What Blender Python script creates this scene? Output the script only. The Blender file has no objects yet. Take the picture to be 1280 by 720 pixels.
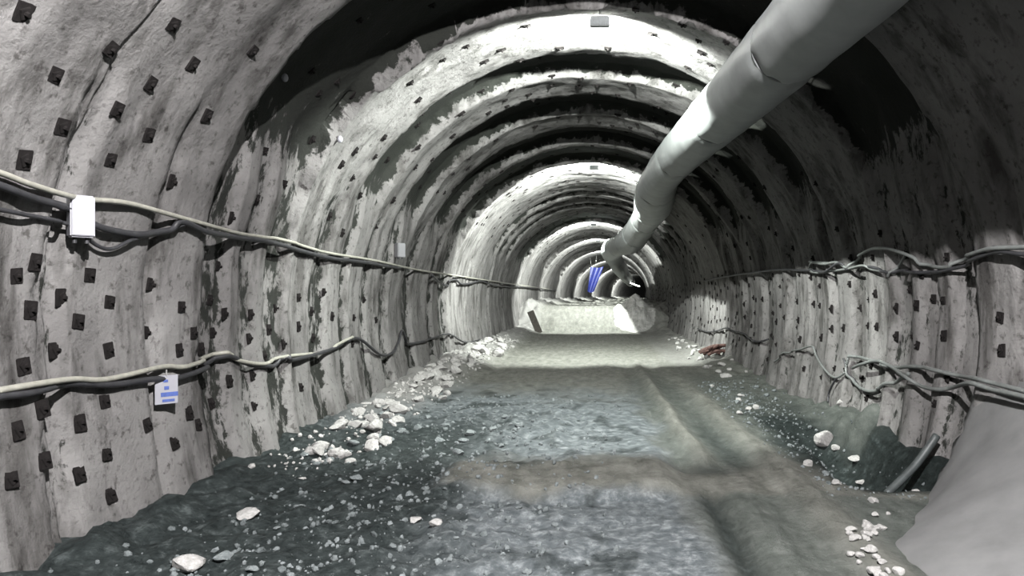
import bpy, bmesh, math, random
from mathutils import Vector, noise, Matrix, Euler
random.seed(7)
PI = math.pi
S = bpy.context.scene
COL = S.collection

# ---------------------------------------------------------------- camera, world, exposure
EYE = 2.42                       # eye height over the roadway
F_PX, VPX, VPY = 900.0, 735.0, 369.0
cam_d = bpy.data.cameras.new('camera'); cam = bpy.data.objects.new('camera', cam_d); COL.objects.link(cam)
cam.location = (0, 0, EYE); cam.rotation_euler = (PI/2, 0, 0)
cam_d.sensor_width = 36; cam_d.lens = 36*F_PX/1280
cam_d.shift_x = -(VPX-640)/1280; cam_d.shift_y = (VPY-360)/1280
cam_d.clip_start = 0.05; cam_d.clip_end = 600
S.camera = cam
W = bpy.data.worlds.new('world'); S.world = W; W.use_nodes = True
W.node_tree.nodes['Background'].inputs[0].default_value = (0.6, 0.65, 0.6, 1)
W.node_tree.nodes['Background'].inputs[1].default_value = 0.004
S.view_settings.view_transform = 'Standard'; S.view_settings.look = 'None'
S.view_settings.gamma = 1; S.view_settings.use_curve_mapping = False
S.view_settings.exposure = 1.5
# floodlights under the crown: (distance along the tunnel, power, side offset, aim, aim tilt down, cone)
LAMPS = [(0.9, 5200, 0.45, 0.40), (12.25, 2700, 0.2, 0.45), (26.35, 5000, 0.2, 0.45), (47.2, 4600, 0, 0.5),
         (62, 3600, 0, 0.5), (78, 4200, 0, 0.5), (100, 5200, 0, 0.5), (128, 6000, 0, 0.5), (165, 6000, 0, 0.5)]

# ---------------------------------------------------------------- helpers
def link(o, parent=None):
    COL.objects.link(o)
    if parent: o.parent = parent
    return o
def tag(o, label=None, cat=None, group=None, kind=None):
    if label: o['label'] = label
    if cat: o['category'] = cat
    if group: o['group'] = group
    if kind: o['kind'] = kind
    return o
def empty(name, loc=(0,0,0), rot=(0,0,0)):
    o = bpy.data.objects.new(name, None); o.empty_display_size = 0.1
    o.location = loc; o.rotation_euler = rot
    return link(o)
def mesh(name, verts, faces, mat, parent=None, smooth=True):
    me = bpy.data.meshes.new(name); me.from_pydata(verts, [], faces); me.update()
    if smooth: me.polygons.foreach_set('use_smooth', [True]*len(me.polygons))
    if mat: me.materials.append(mat)
    return link(bpy.data.objects.new(name, me), parent)
def from_bm(name, bm, mat, parent=None, smooth=False):
    me = bpy.data.meshes.new(name); bm.to_mesh(me); bm.free()
    if smooth: me.polygons.foreach_set('use_smooth', [True]*len(me.polygons))
    if mat: me.materials.append(mat)
    return link(bpy.data.objects.new(name, me), parent)
def add_box(bm, c, s, rot=None, bevel=0):
    r = bmesh.ops.create_cube(bm, size=1.0)
    M = Matrix.Translation(c) @ (rot.to_matrix().to_4x4() if rot else Matrix()) @ Matrix.Diagonal((*s, 1))
    bmesh.ops.transform(bm, matrix=M, verts=r['verts'])
    if bevel:
        es = {e for v in r['verts'] for e in v.link_edges}
        bmesh.ops.bevel(bm, geom=list(es), offset=bevel, segments=2, affect='EDGES')
def catmull(P, n=8):
    out = []
    for i in range(len(P)-1):
        p0, p1, p2, p3 = P[max(0,i-1)], P[i], P[i+1], P[min(len(P)-1,i+2)]
        for k in range(n):
            t = k/n
            out.append(0.5*((2*p1)+(p2-p0)*t+(2*p0-5*p1+4*p2-p3)*t*t+(3*p1-p0-3*p2+p3)*t**3))
    out.append(P[-1].copy())
    return out
def tube_geo(P, rad, ns=10, verts=None, faces=None, cap=True):
    verts = [] if verts is None else verts; faces = [] if faces is None else faces
    base = len(verts); n = len(P)
    up = Vector((0,0,1))
    for i, p in enumerate(P):
        t = (P[min(i+1,n-1)]-P[max(i-1,0)]).normalized()
        u = up if abs(t.z) < 0.95 else Vector((1,0,0))
        a = t.cross(u).normalized(); b = a.cross(t).normalized()
        r = rad(i) if callable(rad) else rad
        for k in range(ns):
            an = 2*PI*k/ns
            verts.append(p + a*(r*math.cos(an)) + b*(r*math.sin(an)))
    for i in range(n-1):
        for k in range(ns):
            k2 = (k+1) % ns
            faces.append((base+i*ns+k, base+i*ns+k2, base+(i+1)*ns+k2, base+(i+1)*ns+k))
    if cap:
        faces.append(tuple(base+k for k in range(ns))[::-1]); faces.append(tuple(base+(n-1)*ns+k for k in range(ns)))
    return verts, faces
def tube(name, P, rad, mat, parent=None, ns=10):
    v, f = tube_geo(P, rad, ns)
    return mesh(name, v, f, mat, parent)

# ---------------------------------------------------------------- materials
def nodes(name, rough=0.85, spec=0.3):
    m = bpy.data.materials.new(name); m.use_nodes = True
    nt = m.node_tree; b = nt.nodes['Principled BSDF']
    b.inputs['Roughness'].default_value = rough; b.inputs['Specular IOR Level'].default_value = spec
    return m, nt, b
def N(nt, t, **kw):
    n = nt.nodes.new(t)
    for k, v in kw.items():
        if k in n.inputs: n.inputs[k].default_value = v
        else: setattr(n, k, v)
    return n
def ramp(nt, fac, stops):
    r = nt.nodes.new('ShaderNodeValToRGB'); e = r.color_ramp.elements
    e[0].position, e[0].color = stops[0][0], (*stops[0][1], 1)
    e[1].position, e[1].color = stops[-1][0], (*stops[-1][1], 1)
    for p, c in stops[1:-1]:
        q = e.new(p); q.color = (*c, 1)
    nt.links.new(fac, r.inputs[0]); return r.outputs[0]
def mixc(nt, a, b, fac, mode='MIX'):
    n = nt.nodes.new('ShaderNodeMix'); n.data_type = 'RGBA'; n.blend_type = mode
    for sock, val in ((n.inputs['A'], a), (n.inputs['B'], b), (n.inputs['Factor'], fac)):
        if hasattr(val, 'is_output'): nt.links.new(val, sock)
        elif isinstance(val, tuple): sock.default_value = (*val, 1)
        else: sock.default_value = val
    return n.outputs['Result']
def coords(nt, scale=(1,1,1)):
    tc = nt.nodes.new('ShaderNodeTexCoord'); mp = nt.nodes.new('ShaderNodeMapping')
    mp.inputs['Scale'].default_value = scale
    nt.links.new(tc.outputs['Object'], mp.inputs[0]); return mp.outputs[0]
def noise_tex(nt, scale, detail=5, rough=0.6, vec=None):
    n = N(nt, 'ShaderNodeTexNoise'); n.inputs['Scale'].default_value = scale
    n.inputs['Detail'].default_value = detail; n.inputs['Roughness'].default_value = rough
    nt.links.new(vec if vec else coords(nt), n.inputs['Vector']); return n.outputs['Fac']
def bump(nt, b, h, strength=0.4, dist=0.05):
    n = N(nt, 'ShaderNodeBump'); n.inputs['Strength'].default_value = strength; n.inputs['Distance'].default_value = dist
    nt.links.new(h, n.inputs['Height']); nt.links.new(n.outputs[0], b.inputs['Normal'])

def lining_material():
    m, nt, b = nodes('shotcrete', 0.92, 0.2)
    big = noise_tex(nt, 0.55, 6, 0.62)
    c = ramp(nt, big, [(0.30, (0.135,0.131,0.129)), (0.5, (0.205,0.20,0.197)), (0.72, (0.285,0.28,0.275))])
    streak = noise_tex(nt, 1.0, 5, 0.62, coords(nt, (2.0, 2.6, 0.6)))
    sm = ramp(nt, streak, [(0.50, (0,0,0)), (0.66, (1,1,1))])
    c = mixc(nt, c, (0.36,0.355,0.345), sm, 'MULTIPLY')
    st2 = noise_tex(nt, 1.0, 6, 0.7, coords(nt, (0.9, 1.3, 0.35)))
    c = mixc(nt, c, (0.5,0.495,0.485), ramp(nt, st2, [(0.53,(0,0,0)),(0.64,(1,1,1))]), 'MULTIPLY')
    sp = noise_tex(nt, 9, 4, 0.65)
    c = mixc(nt, c, (0.42,0.41,0.40), ramp(nt, sp, [(0.56,(0,0,0)),(0.68,(1,1,1))]), 'MULTIPLY')
    c = mixc(nt, c, (0.57,0.565,0.56), 1.0, 'MULTIPLY')
    at = N(nt, 'ShaderNodeAttribute'); at.attribute_name = 'gap_shade_rock'
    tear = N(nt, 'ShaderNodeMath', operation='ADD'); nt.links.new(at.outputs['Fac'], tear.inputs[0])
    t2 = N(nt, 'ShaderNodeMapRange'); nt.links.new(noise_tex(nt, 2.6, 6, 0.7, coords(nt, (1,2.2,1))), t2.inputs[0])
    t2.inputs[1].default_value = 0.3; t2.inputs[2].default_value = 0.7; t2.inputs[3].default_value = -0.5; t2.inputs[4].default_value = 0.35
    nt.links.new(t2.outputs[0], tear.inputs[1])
    c = mixc(nt, c, (0.011,0.012,0.010), ramp(nt, tear.outputs[0], [(0.42,(0,0,0)),(0.56,(1,1,1))]))  # near-black: painted shade inside the vault gaps, rough rock in the wall joints
    nt.links.new(c, b.inputs['Base Color'])
    h = noise_tex(nt, 14, 6, 0.7)
    bump(nt, b, h, 0.7, 0.03)
    return m
def plain(name, col, rough=0.6, var=0.25, scale=8, metal=0.0, bmp=0.0, spec=0.4):
    m, nt, b = nodes(name, rough, spec)
    n = noise_tex(nt, scale, 4)
    lo = tuple(max(0, x*(1-var)) for x in col); hi = tuple(min(1, x*(1+var)) for x in col)
    nt.links.new(ramp(nt, n, [(0.3, lo), (0.7, hi)]), b.inputs['Base Color'])
    b.inputs['Metallic'].default_value = metal
    if bmp: bump(nt, b, noise_tex(nt, scale*4, 4), bmp, 0.01)
    return m
def floor_material():
    m, nt, b = nodes('muddy_roadway', 0.7, 0.15)
    at = N(nt, 'ShaderNodeAttribute'); at.attribute_name = 'ground'
    sep = nt.nodes.new('ShaderNodeSeparateColor'); nt.links.new(at.outputs['Color'], sep.inputs[0])
    g = noise_tex(nt, 7, 8, 0.75)
    v = N(nt, 'ShaderNodeTexVoronoi'); v.inputs['Scale'].default_value = 16; nt.links.new(coords(nt), v.inputs['Vector'])
    blue = ramp(nt, g, [(0.32,(0.075,0.09,0.097)), (0.5,(0.18,0.20,0.21)), (0.66,(0.42,0.445,0.455))])
    tan = ramp(nt, noise_tex(nt, 3, 6, 0.6, coords(nt, (1.6,0.5,1))), [(0.3,(0.145,0.147,0.127)), (0.55,(0.26,0.257,0.228)), (0.75,(0.36,0.356,0.325))])
    dark = ramp(nt, g, [(0.35,(0.006,0.0105,0.0098)), (0.55,(0.024,0.034,0.032)), (0.70,(0.12,0.142,0.14))])
    ol = ramp(nt, noise_tex(nt, 4, 6, 0.65, coords(nt, (1.6,0.6,1))), [(0.3,(0.085,0.095,0.084)), (0.55,(0.15,0.163,0.147)), (0.75,(0.24,0.25,0.23))])
    tan = mixc(nt, tan, ol, at.outputs['Alpha'])
    c = mixc(nt, blue, tan, sep.outputs[0])
    c = mixc(nt, c, dark, sep.outputs[1])
    c = mixc(nt, c, (0.36,0.35,0.335), sep.outputs[2])
    c = mixc(nt, c, (0.38,0.385,0.385), 1.0, 'MULTIPLY')
    nt.links.new(c, b.inputs['Base Color'])
    r = N(nt, 'ShaderNodeMapRange'); nt.links.new(g, r.inputs[0]); r.inputs[1].default_value = 0.35; r.inputs[2].default_value = 0.65
    r.inputs[3].default_value = 0.45; r.inputs[4].default_value = 0.9
    nt.links.new(r.outputs[0], b.inputs['Roughness'])
    bump(nt, b, g, 0.8, 0.05)
    return m
def rock_material(name, a, bcol):
    m, nt, b = nodes(name, 0.85, 0.3)
    n = noise_tex(nt, 3.5, 6, 0.7)
    nt.links.new(ramp(nt, n, [(0.3, a), (0.65, bcol)]), b.inputs['Base Color'])
    bump(nt, b, noise_tex(nt, 12, 4), 0.5, 0.03)
    return m
def emit(name, col, st):
    m, nt, b = nodes(name, 0.3)
    b.inputs['Base Color'].default_value = (*col, 1)
    b.inputs['Emission Color'].default_value = (*col, 1); b.inputs['Emission Strength'].default_value = st
    return m
M_LIN = lining_material(); M_FLOOR = floor_material()
M_CONC = plain('haunch_concrete', (0.082,0.082,0.0815), 0.85, 0.18, 2.2, bmp=0.25)
M_DUCT = plain('duct_fabric', (0.20,0.21,0.207), 0.5, 0.12, 2.5, bmp=0.1)
M_BAND = plain('coupling_steel', (0.12,0.125,0.125), 0.45, 0.2, 6)
M_PLATE = plain('rusty_plate', (0.008,0.007,0.0068), 0.9, 0.4, 25, spec=0.1)
M_NUT = plain('bolt_steel', (0.12,0.11,0.10), 0.5, 0.3, 40)
M_CAB_L = plain('pale_cable_sheath', (0.19,0.187,0.16), 0.5, 0.2, 10)
M_CAB_D = plain('black_cable_sheath', (0.020,0.020,0.022), 0.5, 0.3, 10)
M_CAB_G = plain('grey_cable_sheath', (0.09,0.096,0.092), 0.5, 0.2, 10)
M_WHITE = plain('white_enamel', (0.20,0.20,0.218), 0.4, 0.05, 6)
M_GBOX = plain('grey_enamel', (0.12,0.12,0.125), 0.5, 0.05, 6)
M_BLUE = plain('blue_print', (0.04,0.065,0.2), 0.5, 0.2, 30)
M_TARP = plain('blue_tarpaulin', (0.004,0.008,0.07), 0.5, 0.3, 2)
M_HOUSE = plain('lamp_housing', (0.10,0.11,0.11), 0.5, 0.2, 12)
M_STEEL = plain('galvanised_wire', (0.3,0.3,0.29), 0.4, 0.2, 12, metal=0.6)
M_WOOD = plain('dark_timber', (0.045,0.04,0.034), 0.8, 0.4, 9)
M_RUST = plain('rusty_iron', (0.05,0.024,0.019), 0.85, 0.4, 14)
M_PIPE = plain('dark_plastic_pipe', (0.035,0.04,0.04), 0.45, 0.3, 8)
M_LENS = emit('lamp_lens', (0.95,1.0,0.93), 12)
M_TUBE = emit('tube_glow', (0.95,1.0,0.93), 6)
M_ROCKP = rock_material('pale_rock', (0.15,0.147,0.14), (0.30,0.295,0.285))
M_ROCKG = rock_material('grey_rock', (0.045,0.054,0.054), (0.15,0.165,0.167))
M_MUCK = rock_material('muck_stone', (0.022,0.028,0.028), (0.125,0.138,0.14))

# ---------------------------------------------------------------- tunnel shape
ZC, R0 = 2.2, 5.0
def cx(y): return 0.0005*max(0.0, y-20)**2
def rb(phi):
    if 0 <= phi <= PI: return R0
    a = -phi if phi < 0 else phi-PI
    x = R0
    for _ in range(6):
        h = x*math.tan(a); x = R0-0.25*(h/2.2)**2
    return math.hypot(x, x*math.tan(a))
STEPS = [(-12,.1),(-4.4,.1),(-1.8,.2),(1.6,.1),(4.3,.08),(6.75,.12),(9.28,.30),(12.0,.24),(15.0,.15),(18.2,.17),(22.3,.16),
         (26.1,.24),(31.2,.06),(34.2,.10),(36.4,.10),(39.0,.10),(43.0,.12),(46.9,.22),(52,.1),(57,.1),(61.7,.2),(67,.1),(72,.1),
         (77.7,.22),(84,.1),(92,.1),(99.7,.25),(109,.1),(118,.1),(127.7,.3),(140,.1),(152,.1),(164.7,.3),(180,.1),(200,.1),(260,.1)]
# overbreak gaps between the sprayed bands of the vault: (from, to, depth)
GAPS = [(9.28,12.0,.40),(14.3,15.8,.30),(17.2,19.2,.33),(20.7,22.9,.36),(23.3,26.05,.34),(33.1,34.6,.30),(35.3,36.8,.30),(37.5,39.0,.30),(42.0,46.8,.3),
        (56,61.6,.35),(71,77.6,.4),(93,99.6,.4),(119,127.6,.45),(154,164.6,.45)]
# narrow upright joints in the walls
JOINTS = [(2.9,3.2,.1),(4.9,5.2,.1),(6.55,6.95,.12),(8.15,8.4,.08),(9.25,10.1,.15),(10.45,10.9,.09),(11.2,11.9,.13),(13.0,13.8,.13),(14.5,14.9,.12),(15.9,16.4,.1),(17.2,18.0,.14),(19.6,20.6,.14),(22.2,23.2,.12),(24.0,25.2,.13),
          (29,29.3,.1),(32,32.3,.1),(35,35.4,.1),(40,40.5,.1)]
def gap_w(phi):
    t = max(0.0, min(1.0, (math.sin(phi)-0.30)/0.30)); return t*t*(3-2*t)
def lookup(L, phi, y, seed):
    for y0, y1, d in L:
        if y0-0.6 < y < y1+0.6:
            e = 0.16*noise.noise(Vector((phi*5, y0*3.3, seed)))+0.09*noise.noise(Vector((phi*17, y0*3.3, seed+2)))
            f = 0.16*noise.noise(Vector((phi*5, y1*4.1, seed+5)))+0.09*noise.noise(Vector((phi*17, y1*4.1, seed+7)))
            if seed == 2: e *= 0.5; f *= 0.5
            a = max(0.0, min(1.0, (y-(y0+e))/0.06)); b = max(0.0, min(1.0, ((y1+f)-y)/0.06))
            if a*b > 0: return d*a*b
    return 0.0
def shade_rock(phi, y):  # mask: painted shade of the gaps overhead, dark rock down the joints
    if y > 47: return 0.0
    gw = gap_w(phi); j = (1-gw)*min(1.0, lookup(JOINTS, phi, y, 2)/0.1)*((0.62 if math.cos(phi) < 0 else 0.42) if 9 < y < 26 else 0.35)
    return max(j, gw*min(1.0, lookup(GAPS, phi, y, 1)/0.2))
def side(phi):       # 1 on the vault, less on the walls
    s = math.sin(phi)
    return 0.55+0.45*max(0.0, min(1.0, (s+0.1)/0.6))
def off(phi, y):
    o = 0
    for i in range(len(STEPS)-1):
        if STEPS[i][0] <= y < STEPS[i+1][0]:
            y0, d = STEPS[i]; y1 = STEPS[i+1][0]
            t = (y-y0)/(y1-y0)
            d *= 0.75+0.5*noise.noise(Vector((phi*2.3, i*7.7, 3)))
            o = 0.5*d*((1-t)**0.9)
            break
    gw = gap_w(phi)
    if gw > 0: o += gw*lookup(GAPS, phi, y, 1)
    if gw < 1: o += (1-gw)*lookup(JOINTS, phi, y, 2)
    ax, az = math.cos(phi)*5, math.sin(phi)*5
    o += 0.022*math.sin(2*PI*y/1.02+1.5*noise.noise(Vector((phi*0.8, y*0.3, 9))))*(0.6+0.6*noise.noise(Vector((phi, y*0.7, 2))))
    o += 0.05*noise.noise(Vector((ax*0.5, y*0.6, az*0.5)))
    o += 0.022*noise.noise(Vector((ax*1.3+5, y*1.9, az*1.3)))
    o += 0.018*noise.noise(Vector((ax*3.3+5, y*3.6, az*3.3)))
    return o
def rag(phi, y):
    best = min(STEPS, key=lambda s: abs(s[0]-y)); dy = abs(best[0]-y)
    w = max(0.0, 1-dy/0.7)
    k = best[0]
    return w*(0.10*noise.noise(Vector((phi*4, k*3.1, 1)))+0.05*noise.noise(Vector((phi*14, k*3.1, 4))))
def surf(phi, y, inset=0.0):
    r = rb(phi)+off(phi, y)-inset
    return Vector((cx(y)+r*math.cos(phi), y+rag(phi, y), ZC+r*math.sin(phi)))
def polar(x, y, z):
    px, pz = x-cx(y), z-ZC
    a = math.atan2(pz, px)
    if a < -PI/2: a += 2*PI
    return a, math.hypot(px, pz)
def hit(px, py, inset=0.0):
    """the point of the lining seen at photo pixel (px, py), with its angle"""
    a, b = (px-VPX)/F_PX, (VPY-py)/F_PX
    y = 2.0
    while y < 150:
        p, r = polar(a*y, y, EYE+b*y)
        if r > rb(p)+off(p, y)-inset: break
        y += max(0.05, y*0.01)
    lo, hi = y-max(0.06, y*0.011), y
    for _ in range(12):
        m = (lo+hi)/2; p, r = polar(a*m, m, EYE+b*m)
        if r > rb(p)+off(p, m)-inset: hi = m
        else: lo = m
    return Vector((a*hi, hi, EYE+b*hi)), polar(a*hi, hi, EYE+b*hi)[0]

rows = []
y = -12.0
while y < 240:
    rows.append(y); y += 0.16 if y < 3 else 0.075 if y < 28 else 0.14 if y < 62 else 0.5
for s, _ in STEPS:
    if -5 < s < 170: rows += [s-0.015, s+0.015]
rows = sorted(rows)
def lining(name, p0, p1, n):
    phis = [p0+(p1-p0)*i/n for i in range(n+1)]
    V = [surf(p, y) for y in rows for p in phis]
    m = n+1; Fc = []
    for j in range(len(rows)-1):
        for i in range(n):
            Fc.append((j*m+i, (j+1)*m+i, (j+1)*m+i+1, j*m+i+1))
    o = mesh(name, V, Fc, M_LIN); o['kind'] = 'structure'
    at = o.data.attributes.new('gap_shade_rock', 'FLOAT', 'POINT')     # vault gap shade painted into the colour, dark rock in the wall joints
    at.data.foreach_set('value', [shade_rock(p, y) for y in rows for p in phis]); return o
A = math.radians
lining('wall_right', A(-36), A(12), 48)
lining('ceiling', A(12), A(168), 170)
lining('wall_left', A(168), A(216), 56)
# end of the heading, far round the bend
ev = [Vector((cx(239)+6*math.cos(k*PI/12), 239+0.8*noise.noise(Vector((k, 3, 1))), ZC+6*math.sin(k*PI/12))) for k in range(24)] + [Vector((cx(239), 239.4, ZC))]
o = mesh('wall_end', ev, [(k, (k+1) % 24, 24) for k in range(24)], M_LIN); o['kind'] = 'structure'

# ---------------------------------------------------------------- roadway
def sst(a, b, x):
    t = max(0.0, min(1.0, (x-a)/(b-a))) if a != b else float(x > a)
    return t*t*(3-2*t)
def fz(u, y):
    """height of the ground at u metres from the centre line"""
    n1 = noise.noise(Vector((u*0.7, y*0.5, 0))); n2 = noise.noise(Vector((u*2.5, y*2.2, 4))); n3 = noise.noise(Vector((u*8, y*7, 8)))
    z = 0.05*n1+0.03*n2
    rough = sst(0.9, -1.6, u)*sst(22, 12, y)
    z += rough*(0.07*n2+0.035*n3)
    z += 0.010*n3
    # heap along the left wall, growing with distance
    hl = 0.12+0.35*sst(12, 24, y)
    z += hl*sst(-2.9-0.9*sst(20, 8, y), -4.7, u)*(0.8+0.5*n2)
    z += 0.30*sst(3.4, 4.9, u)*sst(15, 24, y)*(0.8+0.5*n2)
    # wheel ruts and ridges
    wob = 0.12*noise.noise(Vector((y*0.25, 0, 7)))
    g = lambda c, w: math.exp(-((u-c-wob)/w)**2)
    far = sst(30, 20, y)
    z += far*(0.11*g(1.68, 0.13)*sst(10.0, 10.8, y) + 0.10*g(2.62, 0.24)*sst(20, 16, y) - 0.06*g(2.15, 0.28)*sst(9.8, 10.8, y) - 0.06*g(1.25, 0.2)*sst(9, 11, y))
    z += -0.11*g(1.47, 0.12)*sst(9.4, 8.6, y) + 0.06*g(1.85, 0.2)*sst(9.6, 8.8, y)
    z -= 0.06*math.exp(-((u-1.75)/0.4)**2-((y-10.1)/0.35)**2)
    # low mud bank laid across the road
    bank = sst(-2.1, -1.5, u)*sst(1.35, 0.9, u)*sst(8.45+0.25*n1+0.1*n2, 8.75+0.25*n1+0.1*n2, y)*sst(11.6, 9.4, y)
    z += 0.15*bank
    # ditch by the right wall
    dd = sst(3.3+0.2*n1, 3.95, u)*sst(9.0, 9.5, y)*sst(14.0, 11.6, y)
    z -= 0.72*dd*(1-1.25*sst(4.1, 4.95, u))
    z += 0.36*sst(4.2, 4.95, u)*sst(11.2, 12.4, y)*sst(19, 13, y)*(0.8+0.6*n2)
    z += 0.07*dd*n2
    # bench left standing at the far end
    z += 1.62*sst(46.2+0.8*n1, 50.5, y)+0.10*sst(46, 50, y)*n2
    return z
def ground(u, y):
    n1 = noise.noise(Vector((u*0.8+3, y*0.7, 2))); n2 = noise.noise(Vector((u*2.2, y*1.6, 12))); n3 = noise.noise(Vector((u*6, y*4, 5)))
    e = 0.5*n1+0.3*n2+0.15*n3
    mud = max(sst(15.5, 21, y+3*e), sst(0.95, 1.45, u+0.5*e))
    bank = sst(-2.15, -1.7, u+0.2*e)*sst(8.5, 8.8, y+0.4*e)*sst(10.8, 9.8, y+0.7*e)
    mud = max(mud, bank)
    dark = sst(-0.9, -2.0, u+0.9*e)*sst(16, 12, y+2*e)*0.9
    dark = max(dark, 0.75*sst(0.1, 0.35, n2)*sst(-0.4, -1.2, u+0.6*e)*sst(21, 17, y))
    dark *= 1-bank
    dark = max(dark, sst(2.9, 3.4, u+0.5*e)*sst(8.7, 9.1, y)*sst(17, 13.5, y+2*e)*(1-0.85*sst(11.6, 12.4, y+0.5*e)*sst(4.25, 4.6, u+0.3*e)))
    g = lambda c, w: math.exp(-((u-c)/w)**2)
    dark = max(dark, 0.8*g(1.45, 0.14)*sst(9.2, 8.7, y), 0.75*math.exp(-((u-1.75)/0.42)**2-((y-10.1)/0.3)**2),
               0.7*g(2.15, 0.22)*sst(9.6, 10.4, y)*sst(16, 12, y), 0.8*math.exp(-((u+1.0)/0.35)**2-((y-9.95)/0.13)**2))
    dark = max(dark, 0.6*sst(0.18, 0.4, n2+0.4*n3)*sst(1.2, 0.8, u)*sst(20, 15, y)*(1-bank))
    pale = sst(-3.2, -4.2, u+0.5*e)*sst(13, 17, y+2*e)+sst(2.9, 2.5, abs(u-5.6)+0.5*e)*sst(22, 27, y)*0.5
    pale = max(pale, 0.22*sst(47, 49, y))
    wob = 0.12*noise.noise(Vector((y*0.25, 0, 7)))
    olive = sst(0.9, 1.4, u+0.3*e)*sst(26, 17, y+3*e)*(1-0.95*g(1.68+wob, 0.16)*sst(10, 10.8, y))*(1-0.9*g(2.62+wob, 0.25))*(1-bank)
    return (mud, dark, min(1, pale), olive)
frows = []; y = -4.0
while y < 238:
    frows.append(y); y += 0.2 if y < 4 else 0.06 if y < 14 else 0.1 if y < 24 else 0.2 if y < 56 else 1.0
us = [-5.3+10.6*i/168 for i in range(169)]
V, Cc = [], []
for y in frows:
    for u in us:
        V.append((cx(y)+u, y, fz(u, y))); Cc.append(ground(u, y))
m = len(us)
Fc = [(j*m+i, j*m+i+1, (j+1)*m+i+1, (j+1)*m+i) for j in range(len(frows)-1) for i in range(m-1)]
flo = mesh('floor', V, Fc, M_FLOOR); flo['kind'] = 'structure'
ca = flo.data.color_attributes.new('ground', 'FLOAT_COLOR', 'POINT')
for i, c in enumerate(Cc): ca.data[i].color = c
def on_floor(px, py):
    a, b = (px-VPX)/F_PX, (VPY-py)/F_PX
    y = 3.0
    while y < 80:
        if EYE+b*y < fz(a*y-cx(y), y): break
        y += 0.03
    return a*y, y

# concrete haunch sloping from the right wall onto the roadway, ending at a broken edge beside the ditch
V, Fc = [], []
hr = [2.6+6.68*i/60 for i in range(61)]
def toe_x(y):
    K = [(0,2.5),(6.6,2.5),(7.0,2.6),(7.75,3.15),(8.5,3.78),(9.28,4.32),(12,4.4)]
    for (a, b), (c, d) in zip(K, K[1:]):
        if a <= y <= c: return b+(d-b)*(y-a)/(c-a)
for y in hr:
    t = sst(6.4, 9.28, y); toe = toe_x(y)+0.06*noise.noise(Vector((y*2.2, 0, 3)))
    zb = -0.16-0.1*t
    for k in range(25):
        s = k/24
        x = 5.03+(toe-5.03)*(s**(1.3-0.1*t)); z = 1.42+(zb-1.42)*(s**(0.82+0.05*t))
        nn = 0.02*noise.noise(Vector((x*2, y*1.5, z*2)))
        V.append(Vector((x, y+(0.10*noise.noise(Vector((s*9, 1, 2))) if y > 9.2 else 0), z+nn)))
q = len(V)
Fc = [(j*25+k, (j+1)*25+k, (j+1)*25+k+1, j*25+k+1) for j in range(60) for k in range(24)]
# end face down to below the ditch
for k in range(25):
    v = V[60*25+k]; V.append(Vector((v.x+0.12-0.45*k/24, v.y+0.02, v.z-0.75)))
Fc += [(60*25+k, q+k, q+k+1, 60*25+k+1) for k in range(24)]
o = mesh('concrete_haunch', V, Fc, M_CONC)
tag(o, 'smooth grey concrete haunch curving from right wall down to the floor', 'concrete base', kind='structure')

# ---------------------------------------------------------------- ventilation duct
DC = [(-8,3.05,2.85,.53),(0,2.93,2.98,.53),(6,2.69,3.12,.53),(12,2.46,3.25,.53),(18,2.20,3.40,.53),(21.5,2.12,3.42,.55),(24.5,2.22,3.42,.68),(27,2.45,3.45,.72),(30,2.5,3.35,.62),(34,2.4,3.1,.64),(38,2.25,2.92,.72),
      (43,1.95,3.0,.6),(50,1.65,3.1,.74),(56,2.1,2.75,.62),(65,2.9,2.45,.68),(75,3.7,2.2,.6),(86,4.7,2.05,.65),(104,6.2,1.85,.6)]
CP = catmull([Vector((a[1]*1.04, a[0]*1.0, EYE+a[2]*1.04)) if a[0] < 25 else Vector((a[1], a[0], EYE+a[2])) for a in DC], 14)
CR = [v.x for v in catmull([Vector((a[3], 0, 0)) for a in DC], 14)]
SEAMS = [-8,-3.5,1,5.2,9.55,13.85,18.4,23.6,28.0,31.0,35.2,39.5,44.5,50,56,63,71,80,90,104]
def duct_at(y):
    for i in range(len(CP)-1):
        if CP[i].y <= y <= CP[i+1].y:
            t = (y-CP[i].y)/max(1e-6, CP[i+1].y-CP[i].y)
            return CP[i].lerp(CP[i+1], t), CR[i]+(CR[i+1]-CR[i])*t
    return CP[-1], CR[-1]
duct = empty('ventilation_duct', duct_at(0)[0])
tag(duct, 'large pale fabric ventilation duct slung along the upper right of the vault', 'ventilation duct')
bpy.context.view_layer.update()
def local(pts, root): return [p-Vector(root.location) for p in pts]
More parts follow.
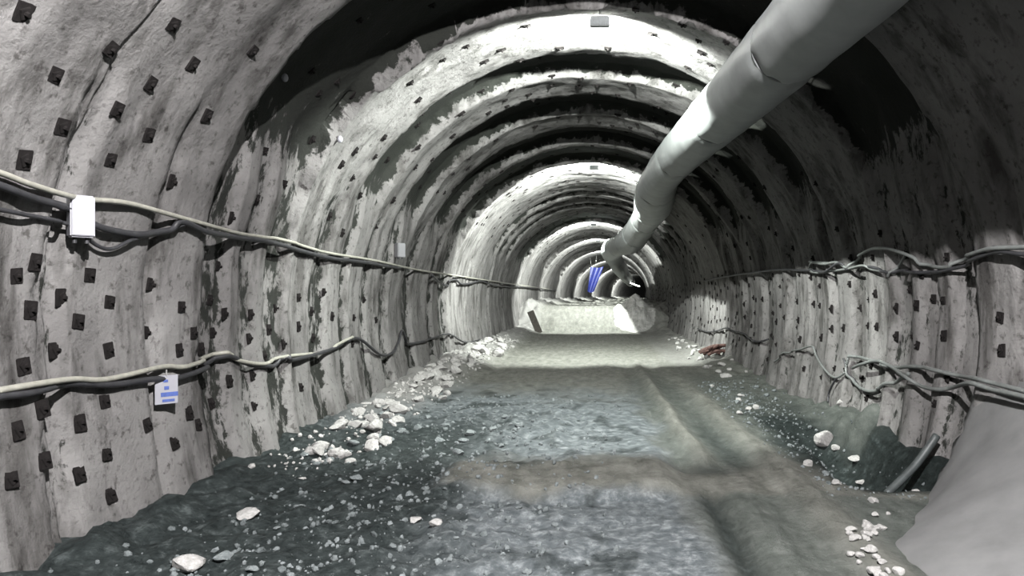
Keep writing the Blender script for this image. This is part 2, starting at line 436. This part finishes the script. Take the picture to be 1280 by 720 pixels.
for i in range(len(SEAMS)-1):
    y0, y1 = SEAMS[i], SEAMS[i+1]
    n = 28; V, Fc = [], []; ns = 40
    for j in range(n+1):
        s = j/n; c, r = duct_at(y0+(y1-y0)*s)
        pinch = 1-0.07*math.exp(-(min(s, 1-s)*(y1-y0)/0.10)**2)
        for k in range(ns):
            a = 2*PI*k/ns
            wr = 0.014*noise.noise(Vector((math.cos(a)*1.8, (y0+s*(y1-y0))*1.7, math.sin(a)*1.8+i)))
            wr += 0.018*math.exp(-min(s, 1-s)*(y1-y0)/0.35)*math.sin(a*9+i+2*noise.noise(Vector((a, i, 0))))
            rr = r*pinch+wr
            V.append(c-Vector(duct.location)+Vector((rr*math.cos(a), 0, rr*math.sin(a)*(1.03 if math.sin(a) < 0 else 0.98))))
    for j in range(n):
        for k in range(ns):
            k2 = (k+1) % ns
            Fc.append((j*ns+k, j*ns+k2, (j+1)*ns+k2, (j+1)*ns+k))
    mesh('duct_section', V, Fc, M_DUCT, duct)
    if i:
        c, r = duct_at(y0); V, Fc = [], []
        for j, (dy, dr) in enumerate(((-.03,-.02),(-.03,.0),(.03,.0),(.03,-.02))):
            for k in range(ns):
                a = 2*PI*k/ns; rr = r*0.945+dr+0.004
                V.append(c-Vector(duct.location)+Vector((rr*math.cos(a), dy, rr*math.sin(a)*(1.03 if math.sin(a) < 0 else 0.98))))
        for j in range(3):
            for k in range(ns):
                k2 = (k+1) % ns; Fc.append((j*ns+k, j*ns+k2, (j+1)*ns+k2, (j+1)*ns+k))
        mesh('coupling_band', V, Fc, M_BAND, duct)
        p, r_ = polar(c.x, c.y, c.z)
        top = surf(p, c.y, -0.03)
        if y0 < 60:
            tube('suspension_wire', local([c+(top-c).normalized()*r*0.96, top], duct), 0.008, M_STEEL, duct, 6)

# ---------------------------------------------------------------- floodlights under the crown
def floodlight(y, power, x, tilt, label, pix=None):
    top = surf(PI/2-x/5.0, y)
    z = top.z-0.20
    root = empty('floodlight', (cx(y)+x, y, z))
    tag(root, label, 'lamp', 'floodlights along the tunnel crown')
    b = bmesh.new(); add_box(b, (0,0,0), (0.34,0.12,0.16), None, 0.012)
    for k in range(7): add_box(b, (-0.12+0.04*k, -0.075, 0), (0.008,0.04,0.13))
    from_bm('housing', b, M_HOUSE, root)
    b = bmesh.new(); add_box(b, (0,0.066,0), (0.29,0.012,0.12), None, 0.004); from_bm('lens', b, M_LENS, root)
    P = [Vector((-0.19,0,0)), Vector((-0.19,0,0.09)), Vector((-0.17,0,0.11)), Vector((0.17,0,0.11)), Vector((0.19,0,0.09)), Vector((0.19,0,0))]
    v, f = tube_geo(P, 0.011, 6)
    tube_geo([Vector((0,0,0.11)), Vector((0,0,0.24))], 0.014, 6, v, f)
    mesh('bracket', v, f, M_STEEL, root)
    ld = bpy.data.lights.new('flood_beam', 'SPOT'); ld.energy = power; ld.color = (1.0,0.98,0.985) if y < 5 else (0.95,1.0,0.95)
    ld.spot_size = A(172); ld.spot_blend = 0.25; ld.shadow_soft_size = 0.05
    lo = bpy.data.objects.new('flood_beam', ld); link(lo, root)
    lo.location = (0, 0.14, 0.0)
    lo.rotation_euler = Vector((-0.12, math.cos(tilt), -math.sin(tilt))).to_track_quat('-Z', 'Y').to_euler()
    return root
LL = ['crown floodlight behind the photographer, above the camera', 'grey crown floodlight in the top middle, largest one in view',
      'crown floodlight over the second bright arch', 'crown floodlight over the third bright arch', 'crown floodlight just past the bench of spoil',
      'small far crown floodlight before the blue sheet', 'tiny crown floodlight around the start of the bend', 'tiny far crown floodlight deep in the bend', 'farthest crown floodlight near the heading end']
for (y, p, x, t), lb in zip(LAMPS, LL): floodlight(y, p, x, t, lb)

# ---------------------------------------------------------------- cables
def cable(pts, rad, mat, name, label, cat='cable', group=None, inset=0.07, extra=None, ns=8, n=6):
    P = [hit(px, py, inset)[0] for px, py in pts]
    if pts[0][0] < 0 or pts[0][0] > 1300:            # carry on along the wall past the frame
        a, r = polar(*P[0]); y0 = P[0].y
        P = [surf(a, y0-k, 0.09) for k in (6.5, 4.8, 3.2, 1.6)] + P
    P = catmull(P, n)
    for i, p in enumerate(P):           # keep the cable clear of the bumps of the lining
        a, r = polar(p.x, p.y, p.z); lim = rb(a)+min(off(a, p.y+d) for d in (-.12, 0, .12))-rad-0.012
        if r > lim: P[i] = Vector((cx(p.y)+lim*math.cos(a), p.y, ZC+lim*math.sin(a)))
    return tag(tube(name, P, rad, mat, None, ns), label, cat, group)
cable([(-60,200),(0,216),(40,231),(100,248),(160,254),(230,273),(300,292),(350,299),(400,314),(470,326),(520,337),(560,343),(620,352),(690,362)], 0.028, M_CAB_L,
      'power_cable', 'pale thick cable, topmost along the left wall')
cable([(-60,215),(0,232),(40,247),(80,260),(120,282),(150,290),(180,293),(205,286),(228,277),(260,290),(300,297),(340,303),(400,320),(450,327),(500,335)], 0.036, M_CAB_D,
      'power_cable', 'black cable sagging just below the pale upper left cable')
cable([(-40,256),(0,262),(30,268),(70,276),(95,285),(120,306),(140,311),(165,300),(200,290),(230,281)], 0.02, M_CAB_D,
      'power_cable', 'thin black cable looping under the white box on left wall')
cable([(540,344),(556,357),(562,351),(570,350),(577,355),(590,354),(600,351),(615,356),(630,358),(650,359),(675,361),(696,363)], 0.035, M_CAB_D,
      'power_cable', 'dark wavy cable on the bright far stretch of left wall')
cable([(-60,500),(0,488),(60,478),(95,474),(135,474),(200,459),(235,458),(258,446),(276,442),(300,451),(330,455),(345,448),(370,444),(400,441),(425,429),(440,421)], 0.030, M_CAB_L,
      'power_cable', 'pale cable running lowest along the left wall')
cable([(-60,508),(0,496),(40,491),(85,480),(140,481),(190,474),(225,472),(255,456),(277,446),(310,457),(340,458),(352,448),(365,450),(410,438),(432,426),(450,424),(475,443),(490,441),(498,428),(503,413),(510,430),(537,424),(560,418),(582,428),(600,425),(625,420)], 0.034, M_CAB_D,
      'power_cable', 'black cable twisted below the lowest pale left cable')
cable([(1340,304),(1280,309),(1232,312),(1205,325),(1185,334),(1160,331),(1135,319),(1105,310),(1085,313),(1072,325),(1062,334),(1045,328),(1030,330),(1012,327)], 0.028, M_CAB_G,
      'power_cable', 'grey cable arching highest on the right wall')
cable([(1340,322),(1280,318),(1240,316),(1200,335),(1165,340),(1130,338),(1112,340),(1090,334),(1075,333),(1060,336),(1048,329),(1030,340),(1015,338),(975,337),(940,341),(905,346),(880,351)], 0.026, M_CAB_D,
      'power_cable', 'black cable along the shadow line of the right wall')
cable([(1132,318),(1124,332),(1116,345),(1108,340),(1090,337),(1078,332),(1060,336),(1040,339),(1020,341),(1012,336),(1016,328),(1040,329)], 0.022, M_CAB_G,
      'power_cable', 'short grey cable knotted beneath the upper right arch of cable')
cable([(1345,508),(1280,489),(1245,480),(1222,474),(1200,470),(1165,462),(1150,459),(1115,459),(1090,451),(1070,446),(1064,452),(1061,462),(1068,478),(1082,488),(1098,488),(1118,479),(1136,467)], 0.030, M_CAB_G,
      'power_cable', 'grey cable with a big hanging loop low on right wall', inset=0.10)
cable([(1345,514),(1280,496),(1240,487),(1212,479),(1192,484),(1172,487),(1150,482),(1130,470),(1112,457),(1095,451),(1075,456),(1066,460)], 0.030, M_CAB_G,
      'power_cable', 'grey cable dipping under the looped cable low on right wall', inset=0.16)
cable([(1054,448),(1062,462),(1070,478),(1078,487),(1090,493),(1100,490)], 0.022, M_CAB_D,
      'power_cable', 'short dark cable end behind the hanging loop on right wall')
cable([(968,452),(985,442),(1000,437),(1015,433),(1020,444),(1028,458),(1038,469),(1046,472),(1056,466)], 0.022, M_CAB_G,
      'power_cable', 'thin grey cable sagging left of the hanging loop on right wall')
cable([(1046,472),(1040,482),(1036,492),(1035,503)], 0.022, M_CAB_D, 'power_cable', 'short dark cable dropping to the rocks by right wall')
cable([(872,411),(885,415),(898,413),(908,410),(920,415),(930,417),(940,425),(950,427),(960,424)], 0.028, M_CAB_D,
      'power_cable', 'thin dark far cable low on the bright part of right wall')

# ---------------------------------------------------------------- boxes and notices on the left wall
def wall_frame(px, py, inset):
    p, phi = hit(px, py, inset)
    nrm = Vector((-math.cos(phi)*0.75, -0.66, 0)).normalized()
    up = Vector((0,0,1)); t = up.cross(nrm).normalized()
    Mx = Matrix((t, up, nrm)).transposed()
    return p, Mx.to_euler()
def electric_box(px, py, w, h, label, mat):
    p, e = wall_frame(px, py, 0.12)
    r = empty('junction_box', p, e); tag(r, label, 'box')
    b = bmesh.new(); add_box(b, (0,0,0), (w,h,0.16), None, 0.015); from_bm('casing', b, mat, r)
    b = bmesh.new(); add_box(b, (0,0,0.083), (w*0.9,h*0.93,0.014), None, 0.006); from_bm('cover', b, mat, r)
    b = bmesh.new()
    for sx in (-1,1):
        bmesh.ops.create_cone(b, cap_ends=True, segments=10, radius1=0.02, radius2=0.02, depth=0.06, matrix=Matrix.Translation((sx*w*0.25, -h/2-0.025, 0)) @ Matrix.Rotation(PI/2, 4, 'X'))
    from_bm('cable_gland', b, M_CAB_D, r)
    return r
electric_box(101, 271, 0.20, 0.40, 'white upright box hung under upper cable near left edge', M_WHITE)
electric_box(500, 313, 0.22, 0.36, 'small grey box on upper left cable farther down the tunnel', M_GBOX)
p, e = wall_frame(208, 487, 0.19)
r = empty('notice_tag', p, e); tag(r, 'white tag with blue print hanging from the lower left cable', 'sign')
b = bmesh.new(); add_box(b, (0,0,0), (0.24,0.33,0.012), None, 0.003); from_bm('board', b, M_WHITE, r)
b = bmesh.new()
for (x, yy, w, h) in ((-.01,.10,.05,.03),(.0,.02,.05,.04),(.03,-.055,.18,.05),(.02,-.125,.13,.03)): add_box(b, (x,yy,0.008), (w,h,0.004))
from_bm('printing', b, M_BLUE, r)
b = bmesh.new(); add_box(b, (0,0.19,0), (0.012,0.08,0.012)); from_bm('hanger', b, M_STEEL, r)
for (px, py, lb) in ((356,97,'white plastic cap at the edge of the black shadow, upper left vault'), (425,174,'small white plastic cap on upper left vault by the arch edge')):
    p, e = wall_frame(px, py, 0.03)
    b = bmesh.new(); bmesh.ops.create_uvsphere(b, u_segments=14, v_segments=8, radius=0.05); bmesh.ops.scale(b, vec=(1,1.25,0.7), verts=b.verts)
    o = from_bm('plastic_cap', b, M_WHITE, None, True); o.location = p; o.rotation_euler = e; tag(o, lb, 'cap')

# ---------------------------------------------------------------- bolt plates
pix_left_low = [(44,328),(189,356),(137,378),(227,384),(112,344),(38,388),(77,372),(98,402),(183,416),(281,392),(314,393),(262,375),(242,416),(266,416),(373,372),(336,412),(373,408),
 (389,389),(273,333),(312,423),(136,438),(69,438),(29,458),(224,438),(251,436),(391,422),(376,484),(287,476),(316,469),(264,504),(236,516),(184,531),(100,529),
 (133,567),(56,576),(100,593),(138,618),(218,553),(22,538),(53,511),(131,502),(318,507),(247,531),(442,397),(440,430),(470,400),(455,375),(415,395),(405,365),(14,600),(20,345),(345,385),(355,430),(330,445)]
pix_left_up = [(316,64),(259,145),(241,81),(30,16),(216,31),(69,94),(138,61),(78,159),(30,200),(147,137),(188,105),(186,169),(138,200),(216,227),(355,231),(290,272),
 (523,125),(480,172),(627,62),(606,77),(661,118),(611,141),(566,170),(577,142),(602,114),(522,156),(442,120),(391,175),(484,200),(519,209),(523,184),(444,189),(427,206),(669,158),(620,175),
 (441,222),(450,245),(492,250),(412,270),(470,284),(428,291),(330,190),(320,250)]
pix_crown = [(853,31),(814,42),(877,66),(845,107),(772,144),(818,149),(724,107),(772,122),(788,105),(700,60),(690,95),(760,60),(650,75)]
pix_right = [(1250,397),(1094,367),(1146,382),(1039,386),(997,377),(998,400),(1017,380),(1027,422),(1000,424),(971,402),(1055,410),(1096,408),(930,380),(931,396),(942,372),(944,391),(953,374),(1167,374),(1252,438),(1039,411),
 (1120,420),(1180,420),(1075,385),(1120,385)]
def plate_mesh():
    b = bmesh.new(); add_box(b, (0,0,0), (0.145,0.155,0.024), None, 0.005)
    add_box(b, (0,0,0.016), (0.085,0.085,0.014), Euler((0,0,0.5)), 0.004)
    bmesh.ops.create_cone(b, cap_ends=True, segments=6, radius1=0.022, radius2=0.018, depth=0.03, matrix=Matrix.Translation((0,0,0.035)))
    me = bpy.data.meshes.new('bolt_plate'); b.to_mesh(me); b.free(); me.materials.append(M_PLATE); return me
PM = plate_mesh()
taken = []
GL = {'ll': ('small dark square bolt plate in the lower left wall', 'bolt plates on the lower left wall'),
      'lu': ('small dark square bolt plate on the left side of the vault', 'bolt plates on the left vault'),
      'cr': ('small dark square bolt plate up on the tunnel crown', 'bolt plates on the crown'),
      'rr': ('small dark square bolt plate in the pale lower right wall', 'bolt plates on the right wall'),
      'ru': ('small dark square bolt plate in the shadowed upper right vault', 'bolt plates on the dark right vault')}
def plate_matrix(p, phi, sc):
    nrm = Vector((-math.cos(phi), 0, -math.sin(phi))); t = Vector((0,1,0)); up = nrm.cross(t)
    Mx = Matrix((t, up, nrm)).transposed().to_4x4()
    return Matrix.Translation(p) @ Mx @ Matrix.Rotation(random.uniform(-.15,.15), 4, 'Z') @ Matrix.Diagonal((sc*random.uniform(.9,1.1), sc*random.uniform(.9,1.15), 1, 1))
def put_plate(p, phi, key, sc=1.0):
    o = bpy.data.objects.new('bolt_plate', PM); o.matrix_world = plate_matrix(p, phi, sc); link(o)
    tag(o, GL[key][0], 'bolt plate', GL[key][1]); return o
def zone(phi):
    d = math.degrees(phi)
    return 'll' if d > 172 else 'lu' if d > 112 else 'cr' if d > 68 else 'ru' if d > 8 else 'rr'
count = 0
for lst in (pix_left_low, pix_left_up, pix_crown, pix_right):
    for px, py in lst:
        p, phi = hit(px, py, 0.0); taken.append((p, phi)); put_plate(p, phi, zone(phi)); count += 1
cand = []
y = 10.2
while y < 75:
    for k in range(-3, 27):
        phi = A(-16)+A(6.1)*k+A(3)*(int(y*2) % 2)+random.uniform(-.025,.025)
        if phi > A(196) or phi < A(-18): continue
        if A(12) < phi < A(62) and random.random() < 0.5: continue
        yy = y+random.uniform(-.13,.13)
        if random.random() < (0.25 if phi > A(165) or phi < A(10) else 0.55): continue
        p = surf(phi, yy)
        if any((q-p).length < 0.38 for q, _ in taken): continue
        cand.append((yy, p, phi))
    y += 0.62 if y < 30 else 0.8
cand.sort(key=lambda c: c[0])
near = cand[:298-count]; rest = cand[298-count:]
for yy, p, phi in near: put_plate(p, phi, zone(phi), 0.75)
V, Fc = [], []
for yy, p, phi in rest:
    Mx = plate_matrix(p, phi, 0.72); q = len(V)
    for dz in (-0.01, 0.025):
        for (a, c) in ((-1,-1),(1,-1),(1,1),(-1,1)): V.append(Mx @ Vector((a*0.075, c*0.08, dz)))
    Fc += [(q+4,q+5,q+6,q+7),(q,q+1,q+5,q+4),(q+1,q+2,q+6,q+5),(q+2,q+3,q+7,q+6),(q+3,q,q+4,q+7)]
o = mesh('distant_bolt_plates', V, Fc, M_PLATE, None, False)
tag(o, 'many tiny dark bolt plates on the far tunnel lining', 'bolt plates', kind='stuff')

# ---------------------------------------------------------------- rocks
def rock_mesh(seed, mat, sub=3, amp=0.35):
    b = bmesh.new(); bmesh.ops.create_icosphere(b, subdivisions=sub, radius=1.0)
    rnd = random.Random(seed)
    planes = [(Vector((rnd.gauss(0,1), rnd.gauss(0,1), rnd.gauss(0,1))).normalized(), rnd.uniform(0.55,0.85)) for _ in range(11)]
    for v in b.verts:
        c = v.co.copy()
        for nn, d in planes:
            k = c.dot(nn)
            if k > d: c -= nn*(k-d)*0.92
        c *= 1+0.07*noise.noise(c*2.5+Vector((seed,0,0)))
        v.co = c
    me = bpy.data.meshes.new('rock'); b.to_mesh(me); b.free(); me.materials.append(mat); return me
RP = [rock_mesh(i+1, M_ROCKP) for i in range(6)]; RG = [rock_mesh(i+20, M_ROCKG) for i in range(6)]
def rock(u, y, s, protos, label, group=None, flat=0.65, sink=0.25, rnd=random):
    o = bpy.data.objects.new('rock', rnd.choice(protos))
    sx, sy, sz = s*rnd.uniform(.85,1.25), s*rnd.uniform(.8,1.15), s*flat*rnd.uniform(.8,1.15)
    o.scale = (sx, sy, sz); o.rotation_euler = (rnd.uniform(-.25,.25), rnd.uniform(-.25,.25), rnd.uniform(0,6.28))
    o.location = (cx(y)+u, y, fz(u, y)+sz*(0.75-sink)); link(o)
    tag(o, label, 'rock', group); return o
def rock_px(px, py, wpx, protos, label, group=None, flat=0.65):
    x, y = on_floor(px, py); return rock(x-cx(y), y, wpx*y/F_PX/2, protos, label, group, flat)
rock_px(311,648,34,RP,'pale flat rock alone on the dark muck, lower left', flat=0.5)
rock_px(236,712,40,RP,'pale rock at the bottom left beside the wall foot')
rock_px(1030,556,26,RP,'pale blocky rock, biggest one left of the ditch', flat=0.9)
for (px, py, w, lb) in ((1045,562,12,'small pale stone touching the blocky rock by the ditch'), (1070,578,18,'pale rock at the ditch edge below the blocky rock'),
    (1046,606,13,'small pale rock on mud left of the ditch, lower pair left one'), (1076,606,13,'small pale rock on mud left of the ditch, lower pair right one'),
    (1092,628,14,'small pale rock nearest the toe of the concrete haunch'), (1015,497,11,'small pale stone high on the right mud near dropped cable'),
    (1052,506,14,'pale stone at right wall foot beside dropped cable'), (1178,556,20,'pale rock stuck on ditch bank beside concrete haunch'),
    (519,653,18,'left stone of the pale pair on dark muck, bottom middle'), (545,657,20,'right stone of the pale pair on dark muck, bottom middle')):
    rock_px(px, py, w, RP, lb)
rr = random.Random(11)
for i in range(95):                       # pale rubble at the foot of the left wall
    y = rr.uniform(10.5, 33)**1.0; u = -rr.triangular(3.2, 4.75, 4.4)
    rock(u, y, rr.uniform(0.06, 0.17)*(0.8+y/40), RP, 'pale broken rock heaped along the foot of the left wall', 'pale rocks along the left wall foot', rnd=rr)
for i in range(55):                       # grey stones on the dark muck
    y = rr.uniform(6.3, 15); u = rr.uniform(-4.3, -1.0)
    rock(u, y, rr.uniform(0.03, 0.10), RG, 'grey stone lying on the dark muck left of the road', 'grey stones on the left muck', rnd=rr)
for i in range(30):
    y = rr.uniform(9, 19); u = rr.uniform(2.9, 4.6)
    rock(u, y, rr.uniform(0.03, 0.085), RG if rr.random() < .6 else RP, 'small broken stone scattered around the ditch by right wall', 'stones around the ditch', rnd=rr)
for i in range(30):
    y = rr.uniform(19, 38); u = rr.uniform(3.7, 4.7)
    rock(u, y, rr.uniform(0.06, 0.16), RP, 'pale rock along the foot of the right wall beyond the ditch', 'pale rocks along the right wall foot', rnd=rr)
for i in range(34):
    y = rr.uniform(5.9, 7.9); u = toe_x(y)-rr.uniform(-0.12, 0.12)
    rock(u, y, rr.uniform(0.025, 0.07), RP, 'pale crumb of concrete along the toe of the concrete haunch', 'concrete crumbs at the haunch toe', rnd=rr)
def stones(name, n, place, size, mat, label, cat, seed):
    rnd = random.Random(seed); b = bmesh.new(); bmesh.ops.create_icosphere(b, subdivisions=1, radius=1.0)
    bv = [v.co.copy() for v in b.verts]; bf = [tuple(v.index for v in f.verts) for f in b.faces]; b.free()
    V, Fc = [], []
    for _ in range(n):
        u, y = place(rnd); s = size(rnd); q = len(V)
        Rm = Euler((rnd.random()*6, rnd.random()*6, rnd.random()*6)).to_matrix()
        sc = Vector((rnd.uniform(.7,1.3), rnd.uniform(.7,1.3), rnd.uniform(.5,1)))*s
        c = Vector((cx(y)+u, y, fz(u, y)+s*0.25))
        for v in bv: V.append(c+Rm @ Vector((v.x*sc.x, v.y*sc.y, v.z*sc.z))*rnd.uniform(.8,1.1))
        Fc += [tuple(q+i for i in f) for f in bf]
    o = mesh(name, V, Fc, mat, None, False); tag(o, label, cat, kind='stuff'); return o
stones('gravel', 2600, lambda r: (-r.triangular(-0.8, 4.6, 2.4), 5.8+11.5*r.random()**1.4), lambda r: 0.006+0.04*r.random()**3.5, M_MUCK, 'blue grey loose gravel spread over the left half of the road', 'gravel', 3)
stones('gravel', 1100, lambda r: (-r.triangular(3.3, 4.75, 4.4), r.uniform(9.5, 36)), lambda r: 0.015+0.05*r.random()**2, M_ROCKP, 'pale rubble crumbs along the foot of left wall', 'gravel', 4)
stones('gravel', 800, lambda r: (r.triangular(2.7, 4.8, 3.4), r.uniform(8.6, 20)), lambda r: 0.01+0.03*r.random()**2, M_MUCK, 'loose gravel around the ditch and right wall foot', 'gravel', 5)
# pile of spoil on the bench, right side
V, Fc = [], []; nx, ny = 34, 24
for j in range(ny+1):
    for i in range(nx+1):
        u = 1.1+3.3*i/nx; y = 45.6+6.5*j/ny
        e = math.exp(-((u-2.75)/1.05)**2*1.2-((y-49)/2.0)**4)
        nz = noise.noise(Vector((u*1.6, y*1.2, 3)))*0.35+noise.noise(Vector((u*4, y*3, 3)))*0.2
        V.append(Vector((cx(y)+u, y, fz(u, y)-0.12+e*(0.95+nz*1.5))))
Fc = [(j*(nx+1)+i, j*(nx+1)+i+1, (j+1)*(nx+1)+i+1, (j+1)*(nx+1)+i) for j in range(ny) for i in range(nx)]
o = mesh('spoil_heap', V, Fc, M_ROCKP, None, False); tag(o, 'pale heap of broken spoil at the far right of the road', 'spoil heap', kind='stuff')

# ---------------------------------------------------------------- loose things
# board leaning on the left wall far down
b = bmesh.new(); add_box(b, (0,0,0.75), (0.42,0.05,1.5), None, 0.01)
o = from_bm('board', b, M_WOOD); o.location = (cx(45)-3.35, 45, fz(-3.35,45)-0.03); o.rotation_euler = (-0.10,-0.38,0.3)
tag(o, 'dark timber board leaning at the left wall far down the tunnel', 'board')
# blue sheet hung far away in the bend
yb = 84; ub = -1.05
V, Fc = [], []
for j in range(13):
    for i in range(9):
        s, t = i/8, j/12
        x = (s-0.5)*(1.5-0.75*t) + 0.75*(0.5-t); z = 1.3-2.9*t-0.15*math.sin(s*PI)
        V.append(Vector((x, 0.12*math.sin(s*9+t*2), z)))
q = len(V); V += [v+Vector((0,0.02,0)) for v in V]
for j in range(12):
    for i in range(8):
        a = j*9+i; Fc.append((a,a+1,a+10,a+9)); Fc.append((q+a,q+a+9,q+a+10,q+a+1))
r = empty('blue_sheet', (cx(yb)-1.35, yb, EYE+2.05)); tag(r, 'bright blue sheet hanging far down the tunnel under the vault', 'sheet')
mesh('sheet', V, Fc, M_TARP, r)
v, f = tube_geo([Vector((0.2,0,1.3)), Vector((0.3,0,2.6))], 0.012, 6); tube_geo([Vector((-.3,0,1.3)), Vector((-.45,0,2.3))], 0.012, 6, v, f)
mesh('hanging_rope', v, f, M_STEEL, r)
# tube lamp far right
yt = 86
o = tube('tube_lamp', [Vector((cx(yt)+2.9, yt, EYE+1.45)), Vector((cx(yt)+3.9, yt-1, EYE+1.05))], 0.06, M_TUBE); tag(o, 'short glowing tube lamp beneath the far end of the duct', 'lamp')
# rusty scrap at the right wall foot
x, y = on_floor(893, 444)
r = empty('scrap_bundle', (x, y, fz(x-cx(y), y))); tag(r, 'heap of rusty red-brown scrap bars at the right wall foot', 'scrap metal')
rr = random.Random(5)
for i in range(12):
    a = Vector((rr.uniform(-.55,-.1), rr.uniform(-.3,.3), rr.uniform(.02,.25))); c = Vector((rr.uniform(.1,.55), rr.uniform(-.3,.3), rr.uniform(.05,.38)))
    tube('bar', catmull([a, (a+c)/2+Vector((0,0,rr.uniform(0,.1))), c], 4), rr.uniform(.03,.06), M_RUST, r, 7)
# pipe in the ditch
P = [Vector((3.75,9.55,-0.42)), Vector((4.15,9.72,-0.15)), Vector((4.5,9.85,0.12)), Vector((4.82,9.95,0.48))]
v, f = tube_geo(catmull(P, 6), 0.055, 14)
o = mesh('drain_pipe', v, f, M_PIPE); tag(o, 'dark drain pipe lying in the ditch along the concrete haunch', 'pipe')
